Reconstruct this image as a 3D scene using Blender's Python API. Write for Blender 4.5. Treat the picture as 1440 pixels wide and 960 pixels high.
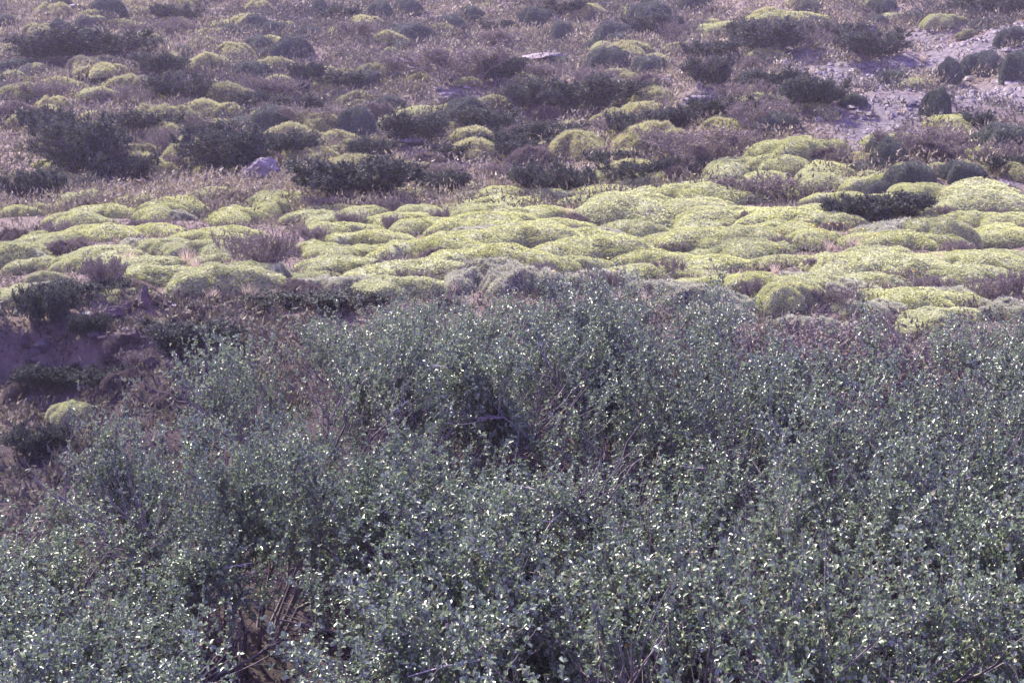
import bpy, bmesh, math, random
import numpy as np
from mathutils import Vector, Matrix

for _o in list(bpy.data.objects):
    bpy.data.objects.remove(_o)
scene = bpy.context.scene
COL = scene.collection
rng = np.random.default_rng(11)
random.seed(11)

# ------------------------------------------------------------------ camera
EYE = np.array([0.0, 0.0, 2.6])
PITCH = math.radians(6.0)
FPX = 2000.0                                # focal length in pixels of the 1440 wide picture
cam_data = bpy.data.cameras.new('camera')
cam_data.sensor_width = 36.0
cam_data.lens = 36.0 * FPX / 1440.0
cam_data.clip_start = 0.05
cam_data.clip_end = 2000.0
cam = bpy.data.objects.new('camera', cam_data)
COL.objects.link(cam)
cam.location = EYE
cam.rotation_euler = (math.pi / 2 - PITCH, 0, 0)
scene.camera = cam

# ------------------------------------------------------------------ sky and sun
SUN_DIR = np.array([-0.48, 0.45, 0.82]); SUN_DIR /= np.linalg.norm(SUN_DIR)
elev = math.asin(SUN_DIR[2])
world = bpy.data.worlds.new('World')
scene.world = world
world.use_nodes = True
wn = world.node_tree
wn.nodes.clear()
w_out = wn.nodes.new('ShaderNodeOutputWorld')
w_bg = wn.nodes.new('ShaderNodeBackground')
w_sky = wn.nodes.new('ShaderNodeTexSky')
w_sky.sky_type = 'NISHITA'
w_sky.sun_disc = False
w_sky.sun_elevation = elev
w_sky.sun_rotation = math.atan2(SUN_DIR[0], SUN_DIR[1])
w_sky.dust_density = 1.5
w_sky.ozone_density = 1.0
w_bg.inputs['Strength'].default_value = 0.12
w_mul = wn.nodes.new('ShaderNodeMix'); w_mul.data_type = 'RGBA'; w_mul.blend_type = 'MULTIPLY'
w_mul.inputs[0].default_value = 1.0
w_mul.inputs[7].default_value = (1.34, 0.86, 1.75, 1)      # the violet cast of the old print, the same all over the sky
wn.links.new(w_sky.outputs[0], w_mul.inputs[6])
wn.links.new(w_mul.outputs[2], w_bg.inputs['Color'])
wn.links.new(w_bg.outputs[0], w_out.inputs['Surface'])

sun_data = bpy.data.lights.new('sun', 'SUN')
sun_data.energy = 4.2
sun_data.angle = math.radians(0.5)
sun_data.color = (1.0, 0.97, 0.75)
sun = bpy.data.objects.new('sun', sun_data)
COL.objects.link(sun)
sun.rotation_euler = Vector(SUN_DIR).to_track_quat('Z', 'Y').to_euler()

scene.view_settings.view_transform = 'Standard'
scene.view_settings.look = 'None'
scene.view_settings.gamma = 1.0
scene.view_settings.exposure = 2.12
scene.render.engine = 'CYCLES'
scene.cycles.use_denoising = True
scene.cycles.max_bounces = 5
scene.cycles.diffuse_bounces = 4
scene.cycles.glossy_bounces = 2
scene.cycles.transmission_bounces = 3
scene.cycles.volume_bounces = 0
scene.cycles.transparent_max_bounces = 4

# ------------------------------------------------------------------ helpers
def hash2(i, j, s):
    v = np.sin(i * 127.1 + j * 311.7 + s * 74.7) * 43758.5453
    return v - np.floor(v)

def vnoise(x, y, s=0.0):
    i = np.floor(x); j = np.floor(y)
    fx = x - i; fy = y - j
    fx = fx * fx * (3 - 2 * fx); fy = fy * fy * (3 - 2 * fy)
    a = hash2(i, j, s); b = hash2(i + 1, j, s); c = hash2(i, j + 1, s); d = hash2(i + 1, j + 1, s)
    return (a * (1 - fx) + b * fx) * (1 - fy) + (c * (1 - fx) + d * fx) * fy

def fbm(x, y, s=0.0, o=4):
    t = 0.0; a = 0.5
    for k in range(o):
        t = t + a * (vnoise(x, y, s + k * 3.1) - 0.5); x = x * 2.03; y = y * 2.03; a *= 0.5
    return t

def sstep(a, b, x):
    t = np.clip((x - a) / (b - a), 0, 1)
    return t * t * (3 - 2 * t)

PY = [-30, -6, 0, 2.6, 5.0, 7.0, 9.0, 10.4, 11.8, 15, 22, 30, 40, 50, 70, 140, 200]
PZ = [1.6, 1.1, 0.95, 0.40, 0.40, 0.72, 1.15, 1.42, 1.72, 1.98, 2.62, 4.25, 6.7, 9.6, 16, 42, 60]
_yy = np.linspace(-30, 200, 2301)
_zz = np.interp(_yy, PY, PZ)
_k = np.ones(11) / 11
_zz[5:-5] = np.convolve(_zz, _k, 'same')[5:-5]

def ground(x, y):
    x = np.asarray(x, float); y = np.asarray(y, float)
    z = np.interp(y, _yy, _zz)
    far = sstep(10, 26, y)
    z = z + 0.5 * fbm(x * 0.22 + 5, y * 0.22, 1.0, 3) * (0.25 + 1.0 * far)
    z = z + 0.10 * fbm(x * 1.1, y * 1.1, 2.0, 3)
    bf = sstep(12, 14, y) * (1 - sstep(22, 27, y))
    z = z + bf * 0.30 * (vnoise(x * 0.55 + 9, y * 0.55, 14.0) - 0.5)
    hf = sstep(19, 26, y)
    z = z + hf * 0.34 * (0.45 - np.abs(2 * vnoise(x * 0.62 + 1.7, y * 0.5, 4.0) - 1)) + hf * 0.16 * (0.45 - np.abs(2 * vnoise(x * 1.5, y * 1.2, 6.0) - 1))
    bank = (1 - sstep(-2.6, -1.6, x)) * sstep(6.5, 8.5, y) * (1 - sstep(11.2, 12.0, y))
    z = z + bank * (0.30 * fbm(x * 2.6, y * 2.6, 12.0, 3) + 0.26 * fbm(x * 7, y * 7, 13.0, 2))
    z = z + 0.9 * far * np.exp(-((x - 5.5) / 3.6) ** 2 - ((y - 22) / 5.0) ** 2)      # the rise in the band, right of middle
    z = z + 0.045 * far * np.maximum(x, 0) ** 1.15
    # eroded bank on the left
    left = 1 - sstep(-3.1, -2.2, x + 0.25 * np.sin(y * 2.0))
    edge = 11.1 + 0.22 * np.sin(x * 2.3) + 0.15 * np.sin(x * 5.1 + 1)
    drop = 0.42 * left * (1 - sstep(edge - 0.12, edge + 0.14, y)) * sstep(7.5, 10.2, y)
    return z - drop

F_ = np.array([0, math.cos(PITCH), -math.sin(PITCH)])
U_ = np.array([0, math.sin(PITCH), math.cos(PITCH)])
R_ = np.array([1.0, 0, 0])
_ts = np.concatenate([np.arange(3.0, 30, 0.02), np.arange(30, 160, 0.08)])

def at(px, py):
    """where the line of sight through a place in the photograph meets the ground"""
    d = F_ + R_ * (px - 720) / FPX - U_ * (py - 480) / FPX
    p = EYE + _ts[:, None] * d
    k = np.argmax(ground(p[:, 0], p[:, 1]) >= p[:, 2])
    if k == 0:
        k = len(_ts) - 1
    return p[k, 0], p[k, 1]

def scale_at(y):
    return y / FPX                       # metres per photograph pixel at that depth

def to_px(p):
    v = np.asarray(p, float) - EYE
    f = v @ F_
    return 720 + FPX * (v @ R_) / f, 480 - FPX * (v @ U_) / f

def mesh_from(name, verts, faces, mat, attrs=None, smooth=False):
    """faces: an (M,k) array or a list of such arrays"""
    me = bpy.data.meshes.new(name)
    verts = np.asarray(verts, np.float32).reshape(-1, 3)
    fl = faces if isinstance(faces, list) else [faces]
    fl = [np.asarray(f, np.int32) for f in fl if len(f)]
    loops = np.concatenate([f.ravel() for f in fl])
    tot = np.concatenate([np.full(len(f), f.shape[1], np.int32) for f in fl])
    start = np.concatenate([[0], np.cumsum(tot)[:-1]]).astype(np.int32)
    me.vertices.add(len(verts)); me.vertices.foreach_set('co', verts.ravel())
    me.loops.add(len(loops)); me.loops.foreach_set('vertex_index', loops)
    me.polygons.add(len(tot)); me.polygons.foreach_set('loop_start', start)
    try:
        me.polygons.foreach_set('loop_total', tot)
    except Exception:
        pass
    if smooth:
        me.polygons.foreach_set('use_smooth', np.ones(len(tot), bool))
    for k, v in (attrs or {}).items():
        a = me.attributes.new(k, 'FLOAT', 'POINT')
        a.data.foreach_set('value', np.asarray(v, np.float32))
    me.update(calc_edges=True)
    me.validate()
    me.materials.append(mat)
    return me

def link(name, me, parent=None, loc=(0, 0, 0), rot=(0, 0, 0), sc=(1, 1, 1)):
    o = bpy.data.objects.new(name, me)
    COL.objects.link(o)
    o.location = loc; o.rotation_euler = rot; o.scale = sc
    if parent:
        o.parent = parent
    return o

def tag(o, label=None, cat=None, group=None, kind=None):
    if label: o['label'] = label
    if cat: o['category'] = cat
    if group: o['group'] = group
    if kind: o['kind'] = kind
    return o

def norm(v):
    return v / np.maximum(np.linalg.norm(v, axis=-1, keepdims=True), 1e-9)

def rand_dir(n):
    return norm(rng.normal(size=(n, 3)))

def leaves(c, d, nrm, L, W, fold=0.25):
    """obovate leaves of two quads each, folded along the midrib"""
    d = norm(d); s = norm(np.cross(d, nrm)); n = norm(np.cross(s, d))
    L = L[:, None]; W = W[:, None]
    up = n * W * fold
    b = c; t = c + d * L - n * L * 0.10
    l1 = c + d * L * 0.42 - s * W * 0.42 + up
    l2 = c + d * L * 0.80 - s * W * 0.46 + up
    r1 = c + d * L * 0.42 + s * W * 0.42 + up
    r2 = c + d * L * 0.80 + s * W * 0.46 + up
    v = np.stack([b, l1, l2, t, r2, r1], 1).reshape(-1, 3)
    k = np.arange(len(c))[:, None] * 6
    f = np.concatenate([k + np.array([[0, 3, 2, 1]]), k + np.array([[0, 5, 4, 3]])])
    return v, f

def blades(c, d, L, W):
    """single tapering triangles"""
    d = norm(d); s = norm(np.cross(d, rand_dir(len(c))))
    L = L[:, None]; W = W[:, None]
    v = np.stack([c - s * W * 0.5, c + s * W * 0.5, c + d * L], 1).reshape(-1, 3)
    k = np.arange(len(c))[:, None] * 3
    return v, k + np.array([[0, 1, 2]])

def tubes(P, rad, S=3):
    """P (K,n,3) polylines, rad (K,n)"""
    K, n, _ = P.shape
    T = np.gradient(P, axis=1); T = norm(T)
    ref = np.where(np.abs(T[:, :, 2:3]) > 0.9, np.array([1.0, 0, 0]), np.array([0, 0, 1.0]))
    A = norm(np.cross(T, ref)); B = np.cross(T, A)
    ang = np.arange(S) * 2 * math.pi / S
    ring = A[:, :, None] * np.cos(ang)[None, None, :, None] + B[:, :, None] * np.sin(ang)[None, None, :, None]
    V = P[:, :, None] + ring * rad[:, :, None, None]
    V = V.reshape(-1, 3)
    base = (np.arange(K)[:, None, None] * n + np.arange(n - 1)[None, :, None]) * S
    s = np.arange(S)[None, None, :]; s2 = (s + 1) % S
    f = np.stack([base + s, base + s2, base + S + s2, base + S + s], -1).reshape(-1, 4)
    return V, f

def joinv(parts):
    vs, fs, off = [], [], 0
    for v, f in parts:
        vs.append(v); fs.append(f + off); off += len(v)
    return np.concatenate(vs), fs

# ------------------------------------------------------------------ materials
def new_mat(name):
    m = bpy.data.materials.new(name); m.use_nodes = True
    nt = m.node_tree; nt.nodes.clear()
    out = nt.nodes.new('ShaderNodeOutputMaterial')
    return m, nt, out

def ramp(nt, stops, fac):
    r = nt.nodes.new('ShaderNodeValToRGB')
    while len(r.color_ramp.elements) < len(stops):
        r.color_ramp.elements.new(0.5)
    for e, (p, c) in zip(r.color_ramp.elements, stops):
        e.position = p; e.color = (*c, 1)
    if fac is not None:
        nt.links.new(fac, r.inputs[0])
    return r.outputs[0]

def noise(nt, scale, detail=4, coord='Object', rough=0.6):
    tc = nt.nodes.new('ShaderNodeTexCoord')
    n = nt.nodes.new('ShaderNodeTexNoise')
    n.inputs['Scale'].default_value = scale; n.inputs['Detail'].default_value = detail; n.inputs['Roughness'].default_value = rough
    nt.links.new(tc.outputs[coord], n.inputs['Vector'])
    return n.outputs['Fac']

def math_node(nt, op, a, b):
    m = nt.nodes.new('ShaderNodeMath'); m.operation = op
    for i, v in enumerate((a, b)):
        if isinstance(v, (int, float)): m.inputs[i].default_value = v
        else: nt.links.new(v, m.inputs[i])
    return m.outputs[0]

def mixc(nt, fac, a, b, mode='MIX'):
    m = nt.nodes.new('ShaderNodeMix'); m.data_type = 'RGBA'; m.blend_type = mode
    for s, v in ((m.inputs[0], fac), (m.inputs[6], a), (m.inputs[7], b)):
        if isinstance(v, (int, float)): s.default_value = v
        elif isinstance(v, tuple): s.default_value = (*v, 1)
        else: nt.links.new(v, s)
    return m.outputs[2]

def plant_mat(name, stops, rough=0.6, spec=0.3, transl=0.2, vary=0.25, attr='tint'):
    """colour from a per-leaf number and from which plant it is"""
    m, nt, out = new_mat(name)
    at_ = nt.nodes.new('ShaderNodeAttribute'); at_.attribute_name = attr
    oi = nt.nodes.new('ShaderNodeObjectInfo')
    f = math_node(nt, 'ADD', at_.outputs['Fac'], math_node(nt, 'MULTIPLY', math_node(nt, 'SUBTRACT', oi.outputs['Random'], 0.5), vary))
    c = ramp(nt, stops, f)
    p = nt.nodes.new('ShaderNodeBsdfPrincipled')
    p.inputs['Roughness'].default_value = rough
    p.inputs['Specular IOR Level'].default_value = spec
    nt.links.new(c, p.inputs['Base Color'])
    if transl > 0:
        t = nt.nodes.new('ShaderNodeBsdfTranslucent'); nt.links.new(c, t.inputs['Color'])
        mx = nt.nodes.new('ShaderNodeMixShader'); mx.inputs[0].default_value = transl
        nt.links.new(p.outputs[0], mx.inputs[1]); nt.links.new(t.outputs[0], mx.inputs[2])
        nt.links.new(mx.outputs[0], out.inputs['Surface'])
    else:
        nt.links.new(p.outputs[0], out.inputs['Surface'])
    return m

def solid_mat(name, stops, scale=6.0, rough=0.9, bump=0.0, bscale=40.0):
    m, nt, out = new_mat(name)
    c = ramp(nt, stops, noise(nt, scale))
    p = nt.nodes.new('ShaderNodeBsdfPrincipled')
    p.inputs['Roughness'].default_value = rough
    p.inputs['Specular IOR Level'].default_value = 0.2
    nt.links.new(c, p.inputs['Base Color'])
    if bump:
        b = nt.nodes.new('ShaderNodeBump'); b.inputs['Strength'].default_value = bump; b.inputs['Distance'].default_value = 0.03
        nt.links.new(noise(nt, bscale, 6), b.inputs['Height']); nt.links.new(b.outputs[0], p.inputs['Normal'])
    nt.links.new(p.outputs[0], out.inputs['Surface'])
    return m

M = {}
M['leaf'] = plant_mat('glossy_barberry_leaf', [(0.0, (0.060, 0.085, 0.055)), (0.45, (0.115, 0.158, 0.092)), (0.8, (0.22, 0.265, 0.15)), (1.0, (0.30, 0.27, 0.16))], rough=0.37, spec=0.75, transl=0.30, vary=0.15)
M['bark'] = solid_mat('mauve_grey_bark', [(0.3, (0.085, 0.070, 0.07)), (0.7, (0.165, 0.138, 0.135))], 9.0)
M['dead'] = solid_mat('bleached_dead_wood', [(0.3, (0.24, 0.21, 0.20)), (0.7, (0.40, 0.36, 0.34))], 12.0)
M['lime_leaf'] = plant_mat('cushion_needle_leaf', [(0.0, (0.31, 0.33, 0.18)), (0.5, (0.37, 0.39, 0.205)), (1.0, (0.43, 0.445, 0.235))], rough=0.8, spec=0.1, transl=0.12, vary=0.5)
M['lime_flower'] = plant_mat('cushion_lime_flower', [(0.0, (0.40, 0.42, 0.165)), (0.5, (0.455, 0.475, 0.18)), (1.0, (0.51, 0.525, 0.20))], rough=0.8, spec=0.1, transl=0.12, vary=0.6)
M['lime_core'] = solid_mat('cushion_green_core', [(0.3, (0.12, 0.13, 0.075)), (0.7, (0.20, 0.205, 0.11))], 14.0)
M['dark_leaf'] = plant_mat('dark_cushion_leaf', [(0.0, (0.065, 0.078, 0.062)), (0.5, (0.105, 0.12, 0.088)), (1.0, (0.18, 0.195, 0.13))], rough=0.6, transl=0.15)
M['dark_core'] = solid_mat('dark_cushion_core', [(0.3, (0.045, 0.05, 0.05)), (0.7, (0.075, 0.08, 0.07))], 14.0)
M['sage_leaf'] = plant_mat('sage_grey_leaf', [(0.0, (0.22, 0.225, 0.155)), (0.5, (0.35, 0.36, 0.235)), (1.0, (0.48, 0.48, 0.32))], rough=0.7, transl=0.25)
M['sage_core'] = solid_mat('sage_woody_core', [(0.3, (0.055, 0.046, 0.048)), (0.7, (0.10, 0.086, 0.084))], 14.0)
M['olive_leaf'] = plant_mat('olive_cushion_leaf', [(0.0, (0.22, 0.22, 0.12)), (0.5, (0.36, 0.355, 0.175)), (1.0, (0.52, 0.51, 0.24))], rough=0.8, spec=0.1, transl=0.15, vary=0.7)
M['olive_core'] = solid_mat('olive_cushion_core', [(0.3, (0.075, 0.07, 0.05)), (0.7, (0.13, 0.12, 0.075))], 14.0)
M['bush_leaf'] = plant_mat('dark_bush_leaf', [(0.0, (0.036, 0.039, 0.036)), (0.5, (0.058, 0.066, 0.050)), (1.0, (0.14, 0.15, 0.10))], rough=0.75, spec=0.12, transl=0.15)
M['mauve_leaf'] = plant_mat('brown_mauve_leaf', [(0.0, (0.085, 0.070, 0.062)), (0.5, (0.14, 0.112, 0.092)), (1.0, (0.23, 0.19, 0.145))], rough=0.8, transl=0.15)
M['twig'] = solid_mat('grey_mauve_twig', [(0.3, (0.17, 0.14, 0.14)), (0.7, (0.30, 0.26, 0.25))], 8.0)
M['straw'] = plant_mat('straw_grass_blade', [(0.0, (0.34, 0.27, 0.18)), (0.5, (0.50, 0.41, 0.28)), (1.0, (0.66, 0.57, 0.42))], rough=0.7, transl=0.3)
M['heath'] = plant_mat('heath_mat_leaf', [(0.0, (0.055, 0.055, 0.045)), (0.3, (0.088, 0.076, 0.052)), (0.55, (0.165, 0.136, 0.082)), (0.75, (0.20, 0.18, 0.11)), (1.0, (0.33, 0.285, 0.18))], rough=0.75, transl=0.2, vary=0.0)
M['stone'] = solid_mat('mauve_grey_stone', [(0.3, (0.12, 0.10, 0.102)), (0.7, (0.22, 0.192, 0.194))], 5.0, bump=1.0)
M['pale_stone'] = solid_mat('pale_stone', [(0.3, (0.22, 0.195, 0.195)), (0.7, (0.36, 0.33, 0.32))], 5.0, bump=0.6)
M['red_stone'] = solid_mat('rust_stained_stone', [(0.35, (0.085, 0.065, 0.07)), (0.58, (0.14, 0.10, 0.10)), (0.78, (0.26, 0.13, 0.10))], 4.0, bump=1.0)
M['petal'] = plant_mat('yellow_petal', [(0.0, (0.75, 0.50, 0.08)), (1.0, (0.85, 0.68, 0.15))], rough=0.6, transl=0.2)
M['stalk'] = solid_mat('green_stalk', [(0.3, (0.16, 0.18, 0.09)), (0.7, (0.25, 0.27, 0.14))], 10.0)

# soil: brown to mauve, scree where the slope is bare
m, nt, out = new_mat('hillside_soil')
n1 = noise(nt, 0.6, 5); n2 = noise(nt, 7.0, 8, rough=0.75); n3 = noise(nt, 45.0, 4)
soil = ramp(nt, [(0.30, (0.075, 0.055, 0.055)), (0.45, (0.13, 0.095, 0.085)), (0.58, (0.19, 0.14, 0.12)), (0.72, (0.28, 0.21, 0.175))], n2)
soil = mixc(nt, math_node(nt, 'MULTIPLY', n1, 0.8), soil, (0.12, 0.105, 0.085))
grav = ramp(nt, [(0.32, (0.050, 0.043, 0.044)), (0.46, (0.105, 0.092, 0.094)), (0.58, (0.155, 0.136, 0.139)), (0.72, (0.24, 0.21, 0.212))], n2)
a1 = nt.nodes.new('ShaderNodeAttribute'); a1.attribute_name = 'scree'
n4 = noise(nt, 1.6, 4)
sf = math_node(nt, 'MULTIPLY', math_node(nt, 'SUBTRACT', math_node(nt, 'ADD', a1.outputs['Fac'], math_node(nt, 'ADD', math_node(nt, 'MULTIPLY', n2, 0.7), math_node(nt, 'MULTIPLY', n4, 1.1))), 1.25), 3.5)
sfc = nt.nodes.new('ShaderNodeClamp'); nt.links.new(sf, sfc.inputs[0])
c = mixc(nt, sfc.outputs[0], soil, grav)
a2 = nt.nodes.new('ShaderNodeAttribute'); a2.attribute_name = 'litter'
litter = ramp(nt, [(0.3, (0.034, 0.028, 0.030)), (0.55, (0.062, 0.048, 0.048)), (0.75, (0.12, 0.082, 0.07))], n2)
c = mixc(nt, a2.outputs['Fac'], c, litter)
c = mixc(nt, 0.5, c, ramp(nt, [(0.3, (0.55, 0.55, 0.55)), (0.7, (1.25, 1.2, 1.2))], n3), 'MULTIPLY')
p = nt.nodes.new('ShaderNodeBsdfPrincipled'); p.inputs['Roughness'].default_value = 0.95; p.inputs['Specular IOR Level'].default_value = 0.1
nt.links.new(c, p.inputs['Base Color'])
b = nt.nodes.new('ShaderNodeBump'); b.inputs['Strength'].default_value = 1.0; b.inputs['Distance'].default_value = 0.08
nt.links.new(n2, b.inputs['Height']); nt.links.new(b.outputs[0], p.inputs['Normal'])
nt.links.new(p.outputs[0], out.inputs['Surface'])
M['soil'] = m

# ------------------------------------------------------------------ the hillside
def axis(segs):
    r = []
    for a, b_, st in segs:
        r.append(np.arange(a, b_, st))
    return np.concatenate(r + [[segs[-1][1]]])

SCREE = []   # x, y, radius x, radius y
for px, py, wpx, hpx in [(1425, 50, 90, 26), (1360, 70, 90, 24), (1290, 65, 60, 18), (1215, 120, 90, 26), (1260, 150, 100, 34), (1230, 185, 80, 24),
                         (1390, 135, 100, 18), (1430, 150, 60, 16), (1215, 52, 60, 12), (995, 150, 60, 24), (1270, 85, 60, 18), (930, 120, 50, 14),
                         (640, 138, 70, 22), (770, 80, 60, 12), (1130, 110, 40, 10), (1400, 262, 90, 16), (1200, 205, 60, 16), (720, 250, 60, 12), (1330, 100, 50, 12),
                         (235, 420, 60, 16), (950, 338, 40, 8), (160, 310, 40, 6)]:
    gx, gy = at(px, py); gx1, gy1 = at(px, py - hpx / 2); gx2, gy2 = at(px, min(py + hpx / 2, 955))
    big = 1.8 if px > 1180 and py < 215 else 1.0
    SCREE.append((gx, gy, big * wpx * 0.5 * scale_at(gy), big * max(abs(gy1 - gy2) * 0.5, 0.2)))

def scree_at(x, y):
    s = np.zeros_like(np.asarray(x, float))
    for cx, cy, rx, ry in SCREE:
        s = np.maximum(s, np.exp(-((x - cx) / rx) ** 2 - ((y - cy) / ry) ** 2))
    return s

xs = axis([(-120, -40, 4.0), (-40, -22, 0.6), (-22, -6, 0.24), (-6, 6, 0.11), (6, 22, 0.24), (22, 40, 0.6), (40, 120, 4.0)])
ys = axis([(-30, 1, 1.0), (1, 14, 0.08), (14, 30, 0.15), (30, 62, 0.28), (62, 100, 0.8)])
X, Y = np.meshgrid(xs, ys)
Z = ground(X, Y)
rough_ = np.where(Y > 11, 0.10, 0.05)
Z = Z + rough_ * fbm(X * 3.1, Y * 3.1, 7.0, 3)
nx, ny = len(xs), len(ys)
idx = (np.arange(ny - 1)[:, None] * nx + np.arange(nx - 1)[None, :]).ravel()
faces = np.stack([idx, idx + 1, idx + nx + 1, idx + nx], 1)
V = np.stack([X, Y, Z], -1).reshape(-1, 3)
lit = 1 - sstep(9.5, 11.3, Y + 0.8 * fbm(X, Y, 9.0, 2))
me = mesh_from('hillside', V, faces, M['soil'], {'scree': scree_at(X, Y).ravel(), 'litter': lit.ravel()}, smooth=True)
hill = tag(link('hillside', me), kind='structure')

# ------------------------------------------------------------------ cushions
def cushion_surface(u, v, lobes, form=(0.9, 0.9, 1.0)):
    """unit cushion: u angle, v 0 (top) .. 1 (rim); radius about 0.5, height about 0.42"""
    prof_r = np.sin(v * math.pi / 2 * 1.03) ** form[0]
    prof_z = np.maximum(np.cos(v * math.pi / 2 * 1.04), -0.10)
    out = 1 + 0.16 * np.sin(2 * u + lobes[0]) + 0.12 * np.sin(3 * u + lobes[1]) + 0.07 * np.sin(5 * u + lobes[2]) + 0.04 * np.sin(9 * u + lobes[3])
    out = 1 + (out - 1) * (0.6 + 0.4 * form[2])
    x = 0.5 * prof_r * np.cos(u) * out; y = 0.5 * prof_r * np.sin(u) * out
    z = 0.44 * np.sign(prof_z) * np.abs(prof_z) ** form[1]
    n = fbm(x * 3.4 + lobes[3], y * 3.4 + lobes[4], lobes[5], 1)
    bump = 0.20 * np.abs(n) + 0.09 * fbm(x * 6 + lobes[4], y * 6, lobes[5], 2) + 0.03 * fbm(x * 18, y * 18 + lobes[1], lobes[5], 1)
    bump = bump * form[2]
    z = z + (bump - 0.03) * np.clip(1.3 - v * 1.15, 0, 1)
    return np.stack([x, y, z], -1)

def make_cushion(kind, seed, n_tuft, blade, width, fl_share, leaf_m, core_m, flower_m=None, open_=0.0, flat=1.0, form=(0.9, 0.9, 1.0)):
    global rng
    rng = np.random.default_rng(seed)
    lobes = rng.uniform(0, 6.28, 6)
    nu, nv = 40, 12
    uu, vv = np.meshgrid(np.linspace(0, 2 * math.pi, nu, endpoint=False), np.linspace(0.0, 1.0, nv))
    S = cushion_surface(uu, vv, lobes, form)
    S[..., 2] *= flat
    S2 = S * np.array([0.96, 0.96, 0.93]) + 0.006 * rng.normal(size=S.shape)
    k = (np.arange(nv - 1)[:, None] * nu + np.arange(nu)[None, :])
    k2 = (np.arange(nv - 1)[:, None] * nu + (np.arange(nu)[None, :] + 1) % nu)
    f = np.stack([k, k + nu, k2 + nu, k2], -1).reshape(-1, 4)
    core = mesh_from(kind + '_core', S2.reshape(-1, 3), f, core_m, smooth=True)
    # tips spread evenly over the dome
    v_ = np.sqrt(rng.uniform(0, 1, n_tuft * 2)); u_ = rng.uniform(0, 2 * math.pi, n_tuft * 2)
    e = 0.01
    P = cushion_surface(u_, v_, lobes, form)
    if open_ > 0:        # bare patches on ragged plants
        keep = fbm(P[:, 0] * 7 + 3, (P[:, 1] + P[:, 2]) * 7, lobes[1], 2) > -0.18 * (1 - open_) - 0.02
        keep |= rng.uniform(size=len(P)) < 0.40
        P = P[keep]; u_ = u_[keep]; v_ = v_[keep]
    P = P[:n_tuft]; u_ = u_[:n_tuft]; v_ = v_[:n_tuft]
    Nn = norm(np.cross(cushion_surface(u_, np.clip(v_ + e, 0, 1), lobes, form) - cushion_surface(u_, np.clip(v_ - e, 0, 1), lobes, form),
                       cushion_surface(u_ + e, v_, lobes, form) - P))
    Nn = np.where(Nn[:, 2:3] < -0.3, -Nn, Nn)
    P[:, 2] *= flat
    # flowers come where the plant stands into the light: the crown and scattered heads
    pf = fl_share * np.clip(0.15 + 1.25 * Nn[:, 2], 0, 1) * (0.85 + 0.8 * fbm(P[:, 0] * 3, P[:, 1] * 3, lobes[2], 2))
    fl = rng.uniform(0, 1, len(P)) < pf
    def tufts(sel, nb, L, W, spread):
        p_ = np.repeat(P[sel], nb, 0); n_ = np.repeat(Nn[sel], nb, 0)
        d = n_ + spread * rng.normal(size=p_.shape) * np.repeat(rng.uniform(0.6, 1.5, sel.sum()), nb)[:, None]
        c0 = p_ - n_ * L * 0.25 + 0.004 * rng.normal(size=p_.shape)
        v, f = blades(c0, d, L * np.repeat(rng.uniform(0.7, 1.35, sel.sum()), nb) * rng.uniform(0.6, 1.2, len(p_)), W * rng.uniform(0.7, 1.3, len(p_)))
        t = np.repeat(np.repeat(rng.uniform(0.1, 0.9, sel.sum()), nb), 3)
        return v, f, t
    v, f, t = tufts(~fl, 4, blade, width, 0.55)
    fol = mesh_from(kind + '_foliage', v, f, leaf_m, {'tint': t})
    flo = None
    if flower_m is not None and fl.sum() > 20:
        v, f, t = tufts(fl, 4, blade * 0.8, width * 1.5, 0.75)
        flo = mesh_from(kind + '_flowers', v, f, flower_m, {'tint': t})
    return core, fol, flo

CUSH = {'lime': [make_cushion('lime', 100 + i, 8600, 0.020, 0.0085, (1.1, 0.95, 0.75, 1.05, 0.6, 0.9)[i], M['lime_leaf'], M['lime_core'], M['lime_flower'], form=(1.0, 1.0, 1.9)) for i in range(6)],
        'green': [make_cushion('green', 150 + i, 5600, 0.034, 0.010, 0.42, M['lime_leaf'], M['lime_core'], M['lime_flower'], 0.2, 1.0, (0.95, 1.0, 1.6)) for i in range(4)],
        'dark': [make_cushion('dark', 200 + i, 5000, 0.048, 0.011, 0, M['dark_leaf'], M['dark_core'], flat=1.1, form=(0.88, 0.82, 1.3)) for i in range(5)],
        'sage': [make_cushion('sage', 300 + i, 5600, 0.060, 0.015, 0, M['sage_leaf'], M['sage_core'], None, 0.75, 0.85, (1.0, 1.0, 3.4)) for i in range(4)],
        'olive': [make_cushion('olive', 400 + i, 4800, 0.060, 0.014, 0.20, M['olive_leaf'], M['olive_core'], M['lime_flower'], 0.3, 0.9, (1.0, 1.0, 2.4)) for i in range(4)],
        'heather': [make_cushion('heather', 500 + i, 5200, 0.095, 0.016, 0, M['mauve_leaf'], M['sage_core'], None, 0.6, 0.85, (1.0, 1.0, 2.8)) for i in range(3)]}
KINDNAME = {'lime': 'flowering_cushion_shrub', 'green': 'green_cushion_shrub', 'dark': 'dark_cushion_shrub', 'sage': 'sage_shrub', 'olive': 'olive_cushion_shrub', 'heather': 'heath_shrub'}
LOOK = {'lime': 'lime yellow cushion shrub', 'green': 'grey green cushion shrub', 'dark': 'dark green cushion shrub',
        'sage': 'ragged sage grey shrub', 'olive': 'dull olive cushion shrub', 'heather': 'brown mauve heath shrub'}
rs = np.random.default_rng(5)
PLACED = []

WAIT = []          # repeats that get their label once the landmarks stand
MARKS = []         # (phrase, x, y)

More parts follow.
